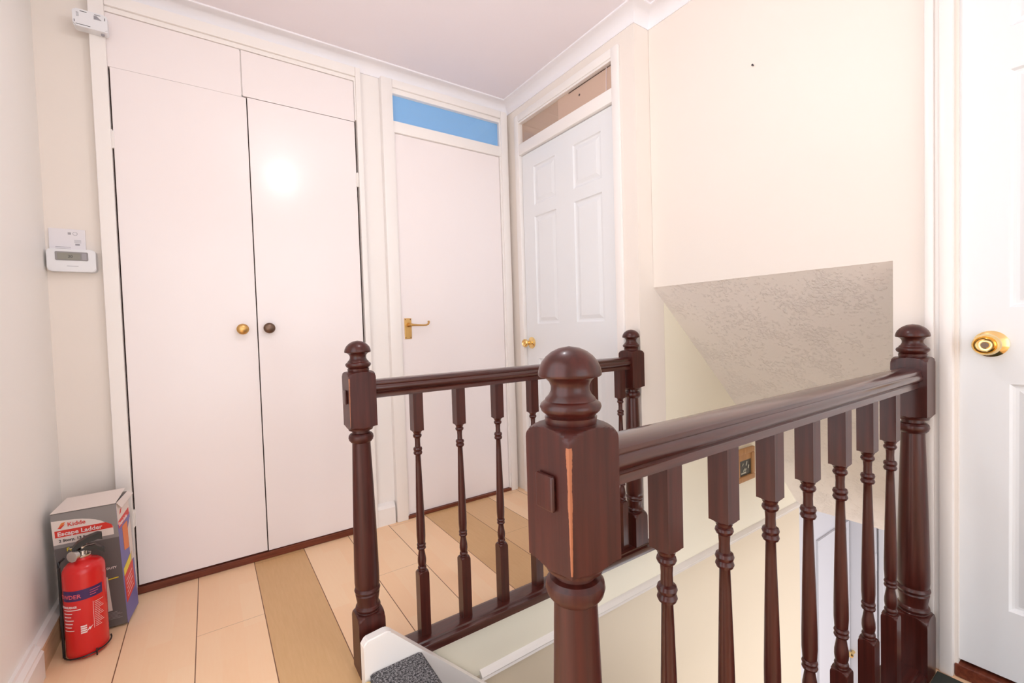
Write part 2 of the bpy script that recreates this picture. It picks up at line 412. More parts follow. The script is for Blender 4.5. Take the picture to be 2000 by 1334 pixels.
# ------------------------------------------------------------------ door with blue fanlight (back wall)
bm = bmesh.new()
for q in ((.760, .818, YB-.022, YW+.03, 0, 2.245), (1.468, 1.512, YB-.022, YW+.03, 0, 2.245), (.818, 1.468, YB-.022, YW+.03, 2.205, 2.245)):
    bx(bm, *q, .003)
bx(bm, .818, 1.468, YB-.014, YW+.03, 1.985, 2.042, .002)     # transom bar
bx(bm, .818, 1.468, YB-.012, YW+.03, 2.180, 2.205, .002); bx(bm, .800+.018, .826, YB-.010, YW+.03, 0.001, 1.985); bx(bm, 1.461, 1.468, YB-.010, YW+.03, 0.001, 2.18)
st(emit('trim_4', bm, 'trim', None, None, True))
d1 = st(emit('door_1', bx(bmesh.new(), .8275-.827, 1.4595-.827, -.001, .03, .018, 1.984, .0015), 'gloss', None, (.827, YB, 0), True))
hb = bmesh.new(); bx(hb, .841-.827, .879-.827, -.006, -.001, .936, 1.043, .0015)
hp = emit('backplate', hb, 'brass2', d1, None, True)
hb = bmesh.new(); lathe(hb, [(0, .011), (-.006, .011), (-.010, .008), (-.034, .007), (-.040, .008), (-.044, .005)], 20, None, (.862-.827, -.006, 1.008), 'y')
hy = -.044
tube(hb, [(.035, hy, 1.008), (.050, hy-.002, 1.007), (.075, hy-.002, 1.006), (.100, hy-.002, 1.005), (.118, hy-.002, 1.006), (.128, hy-.001, 1.010), (.134, hy+.004, 1.018), (.136, hy+.01, 1.023)], [.0075, .006, .0048, .0045, .0048, .005, .0055, .0065], 10)
emit('door_handle', hb, 'brass2', d1, None, True, 50)
hb = bmesh.new()
for sx_, sz_ in ((.019, 1.036), (.046, 1.036), (.019, .943), (.046, .943)): lathe(hb, [(0, .003), (-.0015, .0026)], 10, None, (sx_, -.006, sz_), 'y')
emit('screw', hb, 'bronze', d1)
st(box('trim_5', 'threshold', .818, 1.468, YB-.016, YW+.02, .0005, .017, None, .002))
w1 = st(box('window_1', 'glass', .826, 1.461, YB+.003, YB+.006, 2.042, 2.180))
bs = box('blue_stand_in', 'bluepaint', .826, 1.4605, YB+.009, YB+.012, 2.043, 2.179)  # added sheet standing in for the unseen view through the fanlight
tag(bs, 'added sky blue sheet standing in for the view behind the glass over the flush door with lever handle', 'sheet')

# ------------------------------------------------------------------ six-panel doors
def panel_door(name, yA, yB, z0, z1, x, thick, cols, rows, mat):
    """leaf whose visible face is at x (facing -x), spanning yA<yB; cols/rows are panel bounds in world y / z"""
    bm = bmesh.new()
    ys = sorted({yA, yB, *[v_ for c_ in cols for v_ in c_]}); zs = sorted({z0, z1, *[v_ for r_ in rows for v_ in r_]})
    def quad(p): bm.faces.new([bm.verts.new((q[0]-x, q[1]-yA, q[2])) for q in p])
    for i in range(len(ys)-1):
        for j in range(len(zs)-1):
            a_, b_, c_, d_ = ys[i], ys[i+1], zs[j], zs[j+1]
            if any(abs(a_-p[0]) < 1e-6 for p in cols) and any(abs(c_-r_[0]) < 1e-6 for r_ in rows):
                prev = [(x, a_, c_), (x, b_, c_), (x, b_, d_), (x, a_, d_)]
                for ins, dx in ((.005, .006), (.010, .0075), (.016, .0075), (.034, .0015)):
                    nx = [(x+dx, a_+ins, c_+ins), (x+dx, b_-ins, c_+ins), (x+dx, b_-ins, d_-ins), (x+dx, a_+ins, d_-ins)]
                    for k_ in range(4):
                        l_ = (k_+1) % 4; quad([prev[k_], prev[l_], nx[l_], nx[k_]])
                    prev = nx
                quad(prev)
            else: quad([(x, a_, c_), (x, b_, c_), (x, b_, d_), (x, a_, d_)])
    quad([(x+thick, yA, z0), (x+thick, yB, z0), (x+thick, yB, z1), (x+thick, yA, z1)])
    quad([(x, yA, z0), (x, yA, z1), (x+thick, yA, z1), (x+thick, yA, z0)]); quad([(x, yB, z0), (x, yB, z1), (x+thick, yB, z1), (x+thick, yB, z0)])
    quad([(x, yA, z1), (x, yB, z1), (x+thick, yB, z1), (x+thick, yA, z1)]); quad([(x, yA, z0), (x, yB, z0), (x+thick, yB, z0), (x+thick, yA, z0)])
    bmesh.ops.remove_doubles(bm, verts=bm.verts, dist=1e-5)
    return st(emit(name, bm, mat, None, (x, yA, 0)))
def door_knob(parent, dy, z, r=.026, L=.066):
    kb = bmesh.new()
    lathe(kb, [(0, .033), (-.004, .033), (-.009, .026), (-.014, .0135), (-.030, .0115), (-.036, .017), (-.044, r*.96), (-.052, r), (-L+.004, r*.93), (-L, r*.80), (-L+.003, r*.72), (-L+.007, r*.40), (-L+.006, r*.30), (-L-.001, r*.28), (-L-.0015, .0005)], 36, None, (0, dy, z), 'x')
    kn = emit('door_knob', kb, 'brass', parent, None, True, 50)
    return kn
XD2 = XD+.008
d2 = panel_door('door_2', 1.392, 2.094, .012, 1.963, XD2, .035, ((1.475, 1.668), (1.805, 1.992)),
                ((.21, .80), (.995, 1.598), (1.662, 1.878)), 'door')
door_knob(d2, 2.05-1.392, .887, .024, .058)
bm = bmesh.new()
for q in ((1.346, 1.386), (2.10, 2.14)): bx(bm, XD-.012, XD+.05, q[0], q[1], 0, 2.20, .003)
bx(bm, XD-.012, XD+.05, 1.386, 2.10, 2.160, 2.20, .003); bx(bm, XD-.010, XD+.05, 1.386, 2.10, 1.968, 2.030, .003)
bx(bm, XD-.006, XD+.05, 1.386, 2.10, 2.150, 2.160)
st(emit('trim_6', bm, 'trim', None, None, True))
st(box('window_2', 'glass', XD+.006, XD+.010, 1.387, 2.099, 2.030, 2.150))
bd = empty('board', (XD+.018, 1.74, 2.02), 'brown board blocking the fanlight over the six-panel door', 'board')
emit('sheet', local(XD+.014, XD+.018, 1.387, 1.775, 2.022, 2.158, (XD+.018, 1.74, 2.02)), 'card', bd)
emit('sheet', local(XD+.019, XD+.023, 1.69, 2.099, 2.022, 2.150, (XD+.018, 1.74, 2.02)), 'card2', bd)
hb = bmesh.new(); lathe(hb, [(0, .006), (-.0012, .005)], 7, None, (-.004, 1.615-1.74, 2.105-2.02), 'x'); emit('hole', hb, 'gapshade', bd)
hb = bmesh.new(); bx(hb, -.0065, -.004, 1.387-1.74, 1.69-1.74, 2.1435-2.02, 2.1465-2.02); emit('gap_shade', hb, 'gapshade', bd)  # dark strip painted as shade along the top of the board
tag(emit('cord', tube(bmesh.new(), [(XD+.0115, 1.437, 2.031), (XD+.0115, 1.436, 2.08), (XD+.0115, 1.433, 2.149)], .0018), 'white'), 'short white cord hanging behind the fanlight over the six-panel door', 'cord')

XR2 = XR+.012
d3 = panel_door('door_3', -.45, .303, .045, 1.985, XR2, .035, ((-.33, -.135), (.015, .211)),
                ((.221, .799), (.990, 1.570), (1.672, 1.88)), 'door')
kn = door_knob(d3, .243+.45, .899, .0265, .068)
kb = bmesh.new(); lathe(kb, [(0, .0075), (-.0012, .007)], 16, None, (-.070, .243+.45, .899), 'x'); bx(kb, -.0722, -.0705, .243+.4492, .243+.4508, .895, .903)
lk = emit('keyhole', kb, 'bronze', d3, None, True)
bm = bmesh.new()
bx(bm, XR-.016, XR+.06, .345, .364, 0, 2.06, .003); bx(bm, XR-.008, XR+.06, .334, .347, 0, 2.06, .002); bx(bm, XR-.018, XR+.06, .3075, .335, 0, 2.06, .004)
bx(bm, XR-.016, XR+.06, -.52, -.455, 0, 2.06, .003); bx(bm, XR-.016, XR+.06, -.455, .3075, 1.99, 2.06, .003)
st(emit('trim_7', bm, 'trim', None, None, True))
st(box('trim_8', 'threshold', XR-.004, XR+.06, -.455, .3075, .0005, .036, None, .004))
st(box('door_gap_backing', 'gapshade', XR+.055, XR+.07, -.455, .3075, .037, 1.989))  # dark sheet behind the leaf, painted as the shade round its edges

# nail in the wall
tag(emit('nail', lathe(bmesh.new(), [(0, .0022), (-.006, .0022), (-.0065, .0035), (-.0075, .0035)], 10, None, (XR, .82, 1.877), 'x'), 'ink'), 'small dark nail high on the cream wall above the bulkhead', 'nail')

# ------------------------------------------------------------------ balustrades
NEWEL_CAP = [(.8665, .029), (.874, .030), (.8755, .0275), (.8775, .0295), (.881, .0335), (.8855, .0352), (.889, .0342), (.892, .0305), (.8928, .0292), (.8950, .0285), (.899, .0245), (.904, .0222), (.909, .0220), (.914, .0240), (.9175, .0275), (.9195, .0310), (.9200, .0350), (.9215, .0362), (.9245, .0362), (.930, .0350), (.937, .0318), (.943, .0268), (.948, .0205), (.952, .0120), (.954, .0005)]
NEWEL_POST = ([(0, .06), (.150, .06)] +
    [(.150+.022*math.sin(math.radians(t)), .053-.021*(1-math.cos(math.radians(t)))) for t in range(0, 91, 10)] +
    [(.174, .030), (.178, .0335), (.183, .0350), (.188, .0335), (.191, .0305), (.200, .0300), (.212, .0322), (.222, .0335), (.226, .0318), (.229, .0345), (.234, .0360), (.239, .0345), (.242, .0318), (.246, .0335), (.256, .0345), (.30, .0342), (.42, .0318), (.54, .0288), (.655, .0252), (.662, .0252), (.664, .0285), (.669, .0325), (.676, .0345), (.683, .0335), (.688, .0295), (.690, .0240), (.698, .0240), (.699, .0330)] +
    [(.699+.012*math.sin(math.radians(t)), .033+.0205*(1-math.cos(math.radians(t)))) for t in range(0, 91, 10)] +
    [(.7115, .0542), (.849, .0542)] +
    [(.850+.0165*math.sin(math.radians(t)), .053-.023*(1-math.cos(math.radians(t)))) for t in range(0, 91, 9)])
def spin_half(prof, a_):  # split list so that block cross-section is square
    return prof
BAL = ([(.03, .03), (.222, .03)] + [(.222+.010*math.sin(math.radians(t)), .0226-.0116*(1-math.cos(math.radians(t)))) for t in range(0, 91, 15)] +
    [(.234, .0105), (.236, .0125), (.240, .0135), (.244, .0125), (.246, .0108), (.252, .0124), (.260, .0132), (.270, .0128), (.284, .0105), (.296, .0088), (.298, .0088), (.299, .0125), (.3025, .0138), (.306, .0128), (.3072, .0115), (.3085, .0128), (.3125, .0138), (.316, .0126), (.3175, .0105), (.320, .0122), (.34, .0134), (.37, .0133), (.47, .0112), (.56, .0088), (.592, .0080), (.594, .0090), (.5955, .0120), (.600, .0138), (.6045, .0124), (.606, .0112), (.6075, .0126), (.612, .0139), (.617, .0124), (.619, .0085), (.634, .0080), (.646, .0088), (.649, .0120), (.653, .0136), (.657, .0126), (.659, .0105), (.662, .0118)] +
    [(.662+.008*math.sin(math.radians(t)), .012+.0107*(1-math.cos(math.radians(t)))) for t in range(0, 91, 15)] + [(.671, .03), (.795, .03)])
bal_mesh = None
def newel(bal, x, y, base, mat, plug, z0=0.0):
    pr = [(max(z, z0), r_) for z, r_ in NEWEL_POST]
    nb = emit('newel_post', lathe(bmesh.new(), pr, 64, .0375), mat, bal, (x-base[0], y-base[1], 0), True, 28)
    emit('finial', lathe(bmesh.new(), NEWEL_CAP, 48), 'wood', nb, None, True, 40)
    if plug:
        pb = bx(bmesh.new(), -.0440, -.0375, -.016, .014, .776, .816, .003)
        emit('tenon_plug', pb, 'wood', nb, None, True)
    return nb
RAIL = [(-.0215, .787), (-.0215, .797), (-.0225, .800), (-.0200, .803), (-.0270, .806), (-.0300, .811), (-.0305, .816), (-.0290, .821), (-.0255, .824), (-.0270, .827), (-.0265, .832), (-.0220, .836), (-.0120, .839), (0, .840)]
RAIL = RAIL+[(-p, z) for p, z in RAIL[-2::-1]]
BASE = [(-.044, .0), (-.044, .018), (-.041, .024), (-.030, .026), (-.028, .031), (-.020, .033), (.020, .033), (.028, .031), (.030, .026), (.041, .024), (.044, .018), (.044, .0)]
def sweep(prof, p0, p1, base):
    bm = bmesh.new(); d = Vector((p1[0]-p0[0], p1[1]-p0[1], 0)).normalized(); n = Vector((-d.y, d.x, 0))
    P = [Vector((p0[0]-base[0], p0[1]-base[1], 0))+n*o_+Vector((0, 0, z)) for o_, z in prof]
    return prism(bm, P, d, (Vector(p1)-Vector(p0)).length)
def balustrade(p0, p1, n0, n1, xs, label, plug_mats, ext0, ext1, z1=0.0):
    global bal_mesh
    base = (p0[0], p0[1], 0)
    bal = empty('balustrade', base, label, 'balustrade')
    a_ = newel(bal, *n0, base, plug_mats[0], True); b_ = newel(bal, *n1, base, 'wood', False, z1)
    d = (Vector(p1)-Vector(p0)).normalized()
    emit('handrail', sweep(RAIL, (n0[0]+.036, n0[1]), (n1[0]-.036, n1[1]), base), 'railwood', bal, None, True, 40)
    emit('base_rail', sweep(BASE, ext0, ext1, base), 'railwood', bal, None, True, 40)
    for x in xs:
        y = n0[1]+(n1[1]-n0[1])*(x-n0[0])/(n1[0]-n0[0])
        if bal_mesh is None:
            o = emit('baluster', lathe(bmesh.new(), BAL, 32, .016), 'wood', bal, None, True, 30); bal_mesh = o
        else:
            o = bal_mesh.copy(); C.objects.link(o); o.parent = bal
        o.location = (x-base[0], y-base[1], 0)
    return bal
balustrade((.352, 1.298, 0), (1.492, 1.279, 0), (.352, 1.298), (1.492, 1.279), [.521, .666, .813, .963, 1.110, 1.260, 1.418],
    'far dark wooden stair balustrade, in front of the two white doors', ('blockL',), (.40, 1.290), (1.560, 1.270), .033)
balustrade((.34, .382, 0), (1.562, .376, 0), (.34, .382), (1.562, .376), [.507, .649, .792, .936, 1.085, 1.238, 1.386],
    'near dark wooden stair balustrade, closest to the camera, ending at the right-hand door', ('blockN',), (.38, .384), (1.60, .384))

# ------------------------------------------------------------------ staircase
stair = empty('staircase', (LX, .85, 0), 'steep white-sided staircase descending between the two dark balustrades', 'staircase')
L = (LX, .85, 0)
RISE, GO = .205, .195
for i in range(11):
    x0 = LX+i*GO; z = -.205*(i+1)
    emit('tread', local(x0-.0, x0+GO+.02, YN+.0, 1.212, z-.03+.012, z+.012, L), 'trim', stair)
    emit('riser', local(x0-.0, x0+.012, YN+.0, 1.212, z+.0125, z+.205-.02, L), 'trim', stair)
bm = bmesh.new()
Z0 = .14
P = [(.312, 1.214, .03-.30), (.312, 1.214, .122), (.322, 1.214, Z0-.005), (.378, 1.214, Z0), (.392, 1.214, Z0-.008), (2.75, 1.214, Z0-2.378), (2.75, 1.214, -2.455), (2.35, 1.214, -2.455), (.45, 1.214, -.55)]
P = [(x-L[0], y-L[1], z) for x, y, z in P]
prism(bm, P, (0, 1, 0), .030)
bmesh.ops.bevel(bm, geom=[e for e in bm.edges if (e.verts[0].co.z > -.2 and e.verts[1].co.z > -.2)], offset=.003, segments=2, affect='EDGES')
emit('string', bm, 'trim', stair, None, True)
emit('edge_strip', local(.300, .326, .46, 1.211, .001, .030, L, .006), 'mould', stair, None, True)
# carpet runner on the steps
bm = bmesh.new()
P = [(.327, .002), (.327, .036), (.335, .040), (.462, .040), (.474, .036), (.480, .022), (.478, .0), (.466, -.012)]
P = [(.327, .002), (.327, .038), (.335, .042)]
top = []; x = .478; z = .040
top = [(.466, .042), (.476, .037), (.481, .026), (.479, .012), (.470, -.002), (.470, -.150)]
for i in range(1, 11):
    dx, dz = i*.195, -i*.195
    top += [(.466+dx, .042+dz), (.476+dx, .037+dz), (.481+dx, .026+dz), (.479+dx, .012+dz), (.470+dx, -.002+dz), (.470+dx, -.150+dz if i < 10 else -2.44)]
low = [(x_-.008, z_-.008) for x_, z_ in top][::-1]
P = P+top+low+[(.335, .034), (.335, .002)]
prism(bm, [(x_-LX, .47-.85, z_) for x_, z_ in P], (0, 1, 0), 1.2125-.47)
for v_ in bm.verts:
    v_.co.y += random.uniform(-.0, .0)
emit('stair_carpet', bm, 'carpet', stair, None, True, 60)['label'] = 'flecked dark grey carpet'
# move treads under carpet: the carpet steps define the visible profile
# ------------------------------------------------------------------ lower hall doors
bm = bmesh.new()
for q in ((3.23, 3.27), (3.70, 3.74)): bx(bm, q[0], q[1], YS-.014, YS-.0005, -2.459, -.521)
bx(bm, 3.23, 3.74, YS-.014, YS-.0005, -.5205, -.48); st(emit('trim_9', bm, 'hallw'))
st(box('door_4', 'hallw', 3.271, 3.699, YS-.008, YS-.0005, -2.45, -.521))
bm = bmesh.new(); bx(bm, 3.766, 3.78, 1.258, 1.262, -2.46, -.40); st(emit('hall_gap_shade', bm, 'gapshade'))  # dark strip painted as the shaded gap in the hall corner
d5 = st(emit('door_5', bx(bmesh.new(), 0, .02, 0, .155, .01, 2.1, .002), 'hallw', None, (3.752, 1.10, -2.46), True))
hb = bmesh.new(); lathe(hb, [(0, .012), (-.03, .008), (-.04, .018), (-.055, .018), (-.06, .006)], 16, None, (0, .135, 1.02), 'x'); emit('door_knob', hb, 'brass', d5, None, True)
hb = bmesh.new(); bx(hb, -.006, .0, -.006, .008, 1.68, 1.80); emit('hinge', hb, 'hallw', d5)
bm = bmesh.new(); bx(bm, 3.762, 3.779, 1.06, 1.088, -2.46, -.36, .003); bx(bm, 3.768, 3.779, 1.02, 1.06, -2.46, -.32); st(emit('trim_11', bm, 'hallw', None, None, True))

# picture on the stair wall
pic = empty('framed_picture', (2.36, YS, .115), 'small picture in a light wooden frame on the stair wall, seen through the near balusters', 'picture')
L = (2.36, YS, .115)
bm = bmesh.new()
for q in ((2.262, 2.442, .115, .145), (2.262, 2.442, .262, .292), (2.262, 2.290, .145, .262), (2.414, 2.442, .145, .262)):
    bm2 = local(q[0], q[1], YS-.018, YS-.001, q[2], q[3], L, .004); me = bpy.data.meshes.new('x'); bm2.to_mesh(me); bm2.free(); bm.from_mesh(me); bpy.data.meshes.remove(me)
emit('frame', bm, 'framewood', pic, None, True)
emit('mount', local(2.290, 2.414, YS-.010, YS-.004, .228, .262, L), 'framewood', pic)
emit('painting', local(2.290, 2.414, YS-.008, YS-.004, .145, .228, L), 'picdark', pic)
bm = bmesh.new()
for x0, z0, x1, z1, r_ in ((2.325, .200, 2.334, .212, .003), (2.362, .196, 2.372, .218, .003), (2.335, .168, 2.348, .182, .004), (2.352, .170, 2.362, .180, .004), (2.385, .178, 2.390, .196, .003)):
    tube(bm, [(x0-L[0], -.009, z0-L[2]), (x1-L[0], -.009, z1-L[2])], r_, 6)
bx(bm, 2.315-L[0], 2.362-L[0], -.0095, -.008, .156-L[2], .164-L[2])
emit('flowers', bm, 'picpale', pic)

# ------------------------------------------------------------------ wall fittings
th = empty('thermostat', (-.388, YW, 1.226), 'white wall thermostat with grey display, left of the cupboard', 'thermostat')
L = (-.388, YW, 1.226)
bm = bmesh.new(); prism(bm, [(x, -.035, z) for x, z in rrect(-.065, .063, 0, .080, .012)], (0, 1, 0), .034)
bmesh.ops.bevel(bm, geom=[e for e in bm.edges if abs(e.verts[0].co.y+.035) < 1e-5 and abs(e.verts[1].co.y+.035) < 1e-5], offset=.003, segments=2, affect='EDGES')
emit('casing', bm, 'plastic', th, None, True)
bm = bmesh.new(); prism(bm, [(x, -.0365, z) for x, z in rrect(-.043, .043, .039, .070, .004)], (0, 1, 0), .002); emit('display_frame', bm, 'lcdframe', th)
bm = bmesh.new(); prism(bm, [(x, -.0372, z) for x, z in rrect(-.037, .023, .042, .066, .002)], (0, 1, 0), .001); ds = emit('display', bm, 'lcd', th)
bm = bmesh.new(); text_bm(bm, '20', .013, Matrix.Translation((-.010, -.0376, .049)) @ Matrix.Rotation(math.radians(90), 4, 'X')); emit('digits', bm, 'ink', ds)
bm = bmesh.new(); prism(bm, [(x, -.0372, z) for x, z in rrect(.027, .039, .043, .066, .002)], (0, 1, 0), .001); emit('button', bm, 'greyink', th)
bm = bmesh.new(); bx(bm, -.014, .016, -.0355, -.0348, .019, .0205); emit('maker_mark', bm, 'greyink', th)
nt = empty('instruction_card', (-.400, YW, 1.304), 'small white printed card stuck to the wall just above the thermostat', 'card')
emit('card', bx(bmesh.new(), -.050, .046, -.006, -.001, 0, .078, .0008), 'paper', nt)
bm = bmesh.new()
bx(bm, .0, .008, -.0066, -.006, .058, .066); bx(bm, .018, .030, -.0066, -.006, .020, .026)
for i in range(3): bx(bm, .016, .034, -.0066, -.006, .030+i*.004, .0312+i*.004)
for i in range(2): bx(bm, -.034, .006, -.0066, -.006, .006+i*.006, .0072+i*.006)
for i in range(16):
    t = math.radians(i*22.5); t2 = math.radians((i+1)*22.5)
    tube(bm, [(.019+.006*math.cos(t), -.0063, .062+.006*math.sin(t)), (.019+.006*math.cos(t2), -.0063, .062+.006*math.sin(t2))], .0005, 4)
emit('print', bm, 'greyink', nt)

al = empty('carbon_monoxide_alarm', (-.292, YFf, 2.083), 'white rectangular alarm high on the cupboard frame corner', 'alarm')
bm = bmesh.new(); prism(bm, [(x, -.036, z) for x, z in rrect(-.050, .042, 0, .060, .009)], (0, 1, 0), .035)
bmesh.ops.bevel(bm, geom=[e for e in bm.edges if abs(e.verts[0].co.y+.036) < 1e-5 and abs(e.verts[1].co.y+.036) < 1e-5], offset=.004, segments=2, affect='EDGES')
emit('casing', bm, 'plastic', al, None, True)
for q in ((-.030, -.012, .0525, .0540), (.008, .024, .0525, .0538), (.0345, .036, .040, .049), (-.046, -.0446, .012, .020), (-.042, -.004, .006, .0072)):
    emit('vent_slot', bx(bmesh.new(), q[0], q[1], -.0372, -.0355, q[2], q[3]), 'ink', al)
for i in range(6): emit('grille_slot', bx(bmesh.new(), .006, .026-.0022*i, -.0372, -.0355, .037+i*.0022, .0382+i*.0022), 'greyink', al)
for i in range(4): emit('print_line', bx(bmesh.new(), -.040, -.033, -.0372, -.0355, .034+i*.004, .0352+i*.004), 'greyink', al)
bm = bmesh.new(); lathe(bm, [(-.004, .005), (.001, .005)], 12, None, (.026, -.018, -.001)); emit('test_button', bm, 'greyink', al)

# ------------------------------------------------------------------ escape-ladder box
BW, BD, BH = .162, .120, .425
bxo = empty('cardboard_box', (-.267, 1.992, 0.004), 'worn printed escape ladder carton standing behind the red extinguisher', 'box')
bxo.rotation_euler = Euler((.035, -.024, -.132), 'XYZ')
bm = bx(bmesh.new(), -BW, 0, 0, BD, .003, BH, .0015); emit('carton', bm, 'bgrey', bxo, None, True)
# top flaps slightly sprung open
bm = bmesh.new()
prism(bm, [(-BW, -.002, BH+.001), (0, -.002, BH+.001), (.004, BD*.75, BH+.020), (-BW+.01, BD*.8, BH+.016)], (0, 0, 1), .0015)
emit('top_flap', bm, 'bwhite', bxo)
bm = bmesh.new(); prism(bm, [(.002, 0, BH), (.002, BD, BH), (.016, BD+.002, BH-.012), (.012, .01, BH-.022)], (0, 0, 1), .0012); emit('side_flap', bm, 'bwhite', bxo)
FY = -.0006
def front(name, pts, mat, lift=0):
    bm = bmesh.new(); prism(bm, [(x-BW, FY-lift, z) for x, z in pts], (0, 1, 0), .0008); return emit(name, bm, mat, bxo)
front('upper_panel', [(0, .310), (BW, .310), (BW, BH-.002), (0, BH-.002)], 'blgrey')
arc = [(0, .322), (.150, .322), (.150, .350)] + [(.118*math.cos(math.radians(t))*1.0+.02, .350+.050*math.sin(math.radians(t))) for t in range(12, 80, 10)] + [(0, .402)]
front('white_banner', arc, 'bwhite', .0006)
front('red_banner', [(.006, .346), (.150, .346), (.146, .358), (.132, .368), (.006, .368)], 'bred', .0012)
front('logo', [(.016, .378), (.026, .380), (.034, .394), (.024, .392)], 'borange', .0012)
front('logo', [(.014, .376), (.022, .374), (.034, .388), (.026, .384)], 'bred', .0018)
def ftext(s, x, z, size, mat, bold=0, sx=1):
    bm = bmesh.new(); text_bm(bm, s, size, Matrix.Translation((x-BW, FY-.0018, z)) @ Matrix.Rotation(math.radians(90), 4, 'X'), .0006, bold, sx); return emit('lettering', bm, mat, bxo)
ftext('Kidde', .038, .378, .019, 'bred', 0.0002)
ftext('Escape Ladder', .012, .3505, .0190, 'white', .0004)
ftext('2 Story, 13 Feet', .014, .330, .0125, 'ink', .0003)
ftext('Features', .030, .297, .016, 'byellow', .0003)
ftext('DUTY', .122, .205, .010, 'white', .0002)
for i in range(6): front('small_print', [(.105, .030+i*.0045), (.150-(i % 3)*.006, .030+i*.0045), (.150-(i % 3)*.006, .0315+i*.0045), (.105, .0315+i*.0045)], 'blgrey')
front('ladder_picture', [(.108, .185), (.122, .178), (.126, .060), (.112, .060)], 'bwhite', .0003)
front('yellow_line', [(.124, .168), (.150, .170), (.150, .173), (.124, .171)], 'byellow', .0003)
def side(name, pts, mat, lift=0):
    bm = bmesh.new(); prism(bm, [(.0006+lift, y, z) for y, z in pts], (-1, 0, 0), .0008); return emit(name, bm, mat, bxo)
side('side_print', [(0, .003), (BD, .003), (BD, BH-.002), (0, BH-.002)], 'bpurple')
side('side_white_band', [(0, .350), (BD, .350), (BD, BH-.002), (0, BH-.002)], 'bwhite', .0005)
side('side_red_band', [(.004, .335), (BD-.01, .345), (BD-.01, .368), (.004, .360)], 'bred', .001)
side('window_picture', [(.035, .245), (.080, .235), (.085, .330), (.035, .330)], 'borange', .001)
side('side_white_panel', [(.085, .180), (BD-.004, .180), (BD-.004, .330), (.085, .300)], 'bwhite', .001)
side('yellow_patch', [(.010, .165), (.100, .185), (.100, .212), (.010, .190)], 'byellow', .001)
side('red_patch', [(.010, .070), (.100, .085), (.100, .184), (.010, .164)], 'bred', .001)
bm = bmesh.new(); text_bm(bm, 'Escape Ladder', .017, Matrix.Translation((.0018, .006, .343)) @ Matrix.Rotation(math.radians(90), 4, 'Z') @ Matrix.Rotation(math.radians(90), 4, 'X'), .0006, .0004, .85); emit('side_lettering', bm, 'white', bxo)
side('side_logo', [(.020, .378), (.034, .380), (.044, .394), (.030, .392)], 'bred', .001)
for i in range(5): side('side_small_print', [(.022, .085+i*.014), (.085-(i % 2)*.012, .097+i*.014), (.085-(i % 2)*.012, .099+i*.014), (.022, .087+i*.014)], 'white', .0014)

# ------------------------------------------------------------------ fire extinguisher
EX, EY, ER = -.352, 1.905, .050
ex = empty('fire_extinguisher', (EX, EY, 0), 'red powder fire extinguisher standing on the floor in the corner', 'fire extinguisher')
yaw = math.atan2(-EY, -EX)   # direction towards the viewer
bm = lathe(bmesh.new(), [(.002, .040), (.004, .046), (.010, .0495), (.016, ER), (.262, ER), (.272, .0485), (.281, .044), (.289, .036), (.294, .026), (.297, .020), (.303, .019)], 48)
cy = emit('cylinder', bm, 'red', ex, None, True, 50)
def on_cyl(z0, u0, r_=ER+.0006):
    def f(p):
        t = yaw+(p.x+u0)/ER
        q = r_+p.z; return Vector((q*math.cos(t), q*math.sin(t), z0+p.y))
    return f
def patch(name, u0, u1, z0, z1, mat, lift=.0004, skew=0):
    bm = bmesh.new(); n = max(1, int(abs(u1-u0)/.004)); A = []
    for i in range(n+1):
        u_ = u0+(u1-u0)*i/n; t = yaw+u_/ER; q = ER+lift
        A.append([bm.verts.new((q*math.cos(t), q*math.sin(t), z)) for z in (z0, z1)])
    for p, q in zip(A, A[1:]): bm.faces.new((p[0], q[0], q[1], p[1]))
    return emit(name, bm, mat, cy)
patch('navy_band', -.062, .043, .186, .218, 'navy')
def etext(s, u, z, size, mat, bold=0, sx=1):
    bm = bmesh.new(); text_bm(bm, s, size, None, .0003, bold, sx, on_cyl(z, u, ER+.0009)); return emit('lettering', bm, mat, cy)
etext('POWDER', -.080, .194, .0175, 'pinkink', .0003, .95)
for i in range(3): patch('small_print', .010, .036-.006*i, .208-i*.007, .2096-i*.007, 'pinkink', .001)
bm = bmesh.new()
etext('EXTINGUISHER', -.072, .165, .0095, 'white', .0002, .8)
for i in range(7): patch('small_print', -.060, -.012-.004*(i % 3) if i < 1 else -.030-.003*(i % 3), .158-i*.0105, .1605-i*.0105, 'white', .0008)
patch('divider', .0155, .0164, .088, .172, 'white', .0008)
for i in range(15): patch('small_print', .019, .044-.004*((i*7) % 4), .168-i*.0055, .1692-i*.0055, 'white', .0008)
for i in range(4): patch('fire_class_symbol', -.0145-.0, -.0005, .083+i*.0065, .0875+i*.0065, 'white', .0008)
bm = bmesh.new()
zz = [(-.004+.006, .082), (.0100, .094), (.0110, .088), (.0185-.002, .104), (.0135, .096), (.0120, .101)]
f_ = on_cyl(0, 0, ER+.0009)
vs_ = [bm.verts.new(f_(Vector((x-.004+.002, z, 0)))) for x, z in ((-.002, .082), (.007, .092), (.0075, .088), (.016, .101), (.0085, .095), (.008, .099))]
bm.faces.new(vs_); emit('arrow_symbol', bm, 'white', cy)
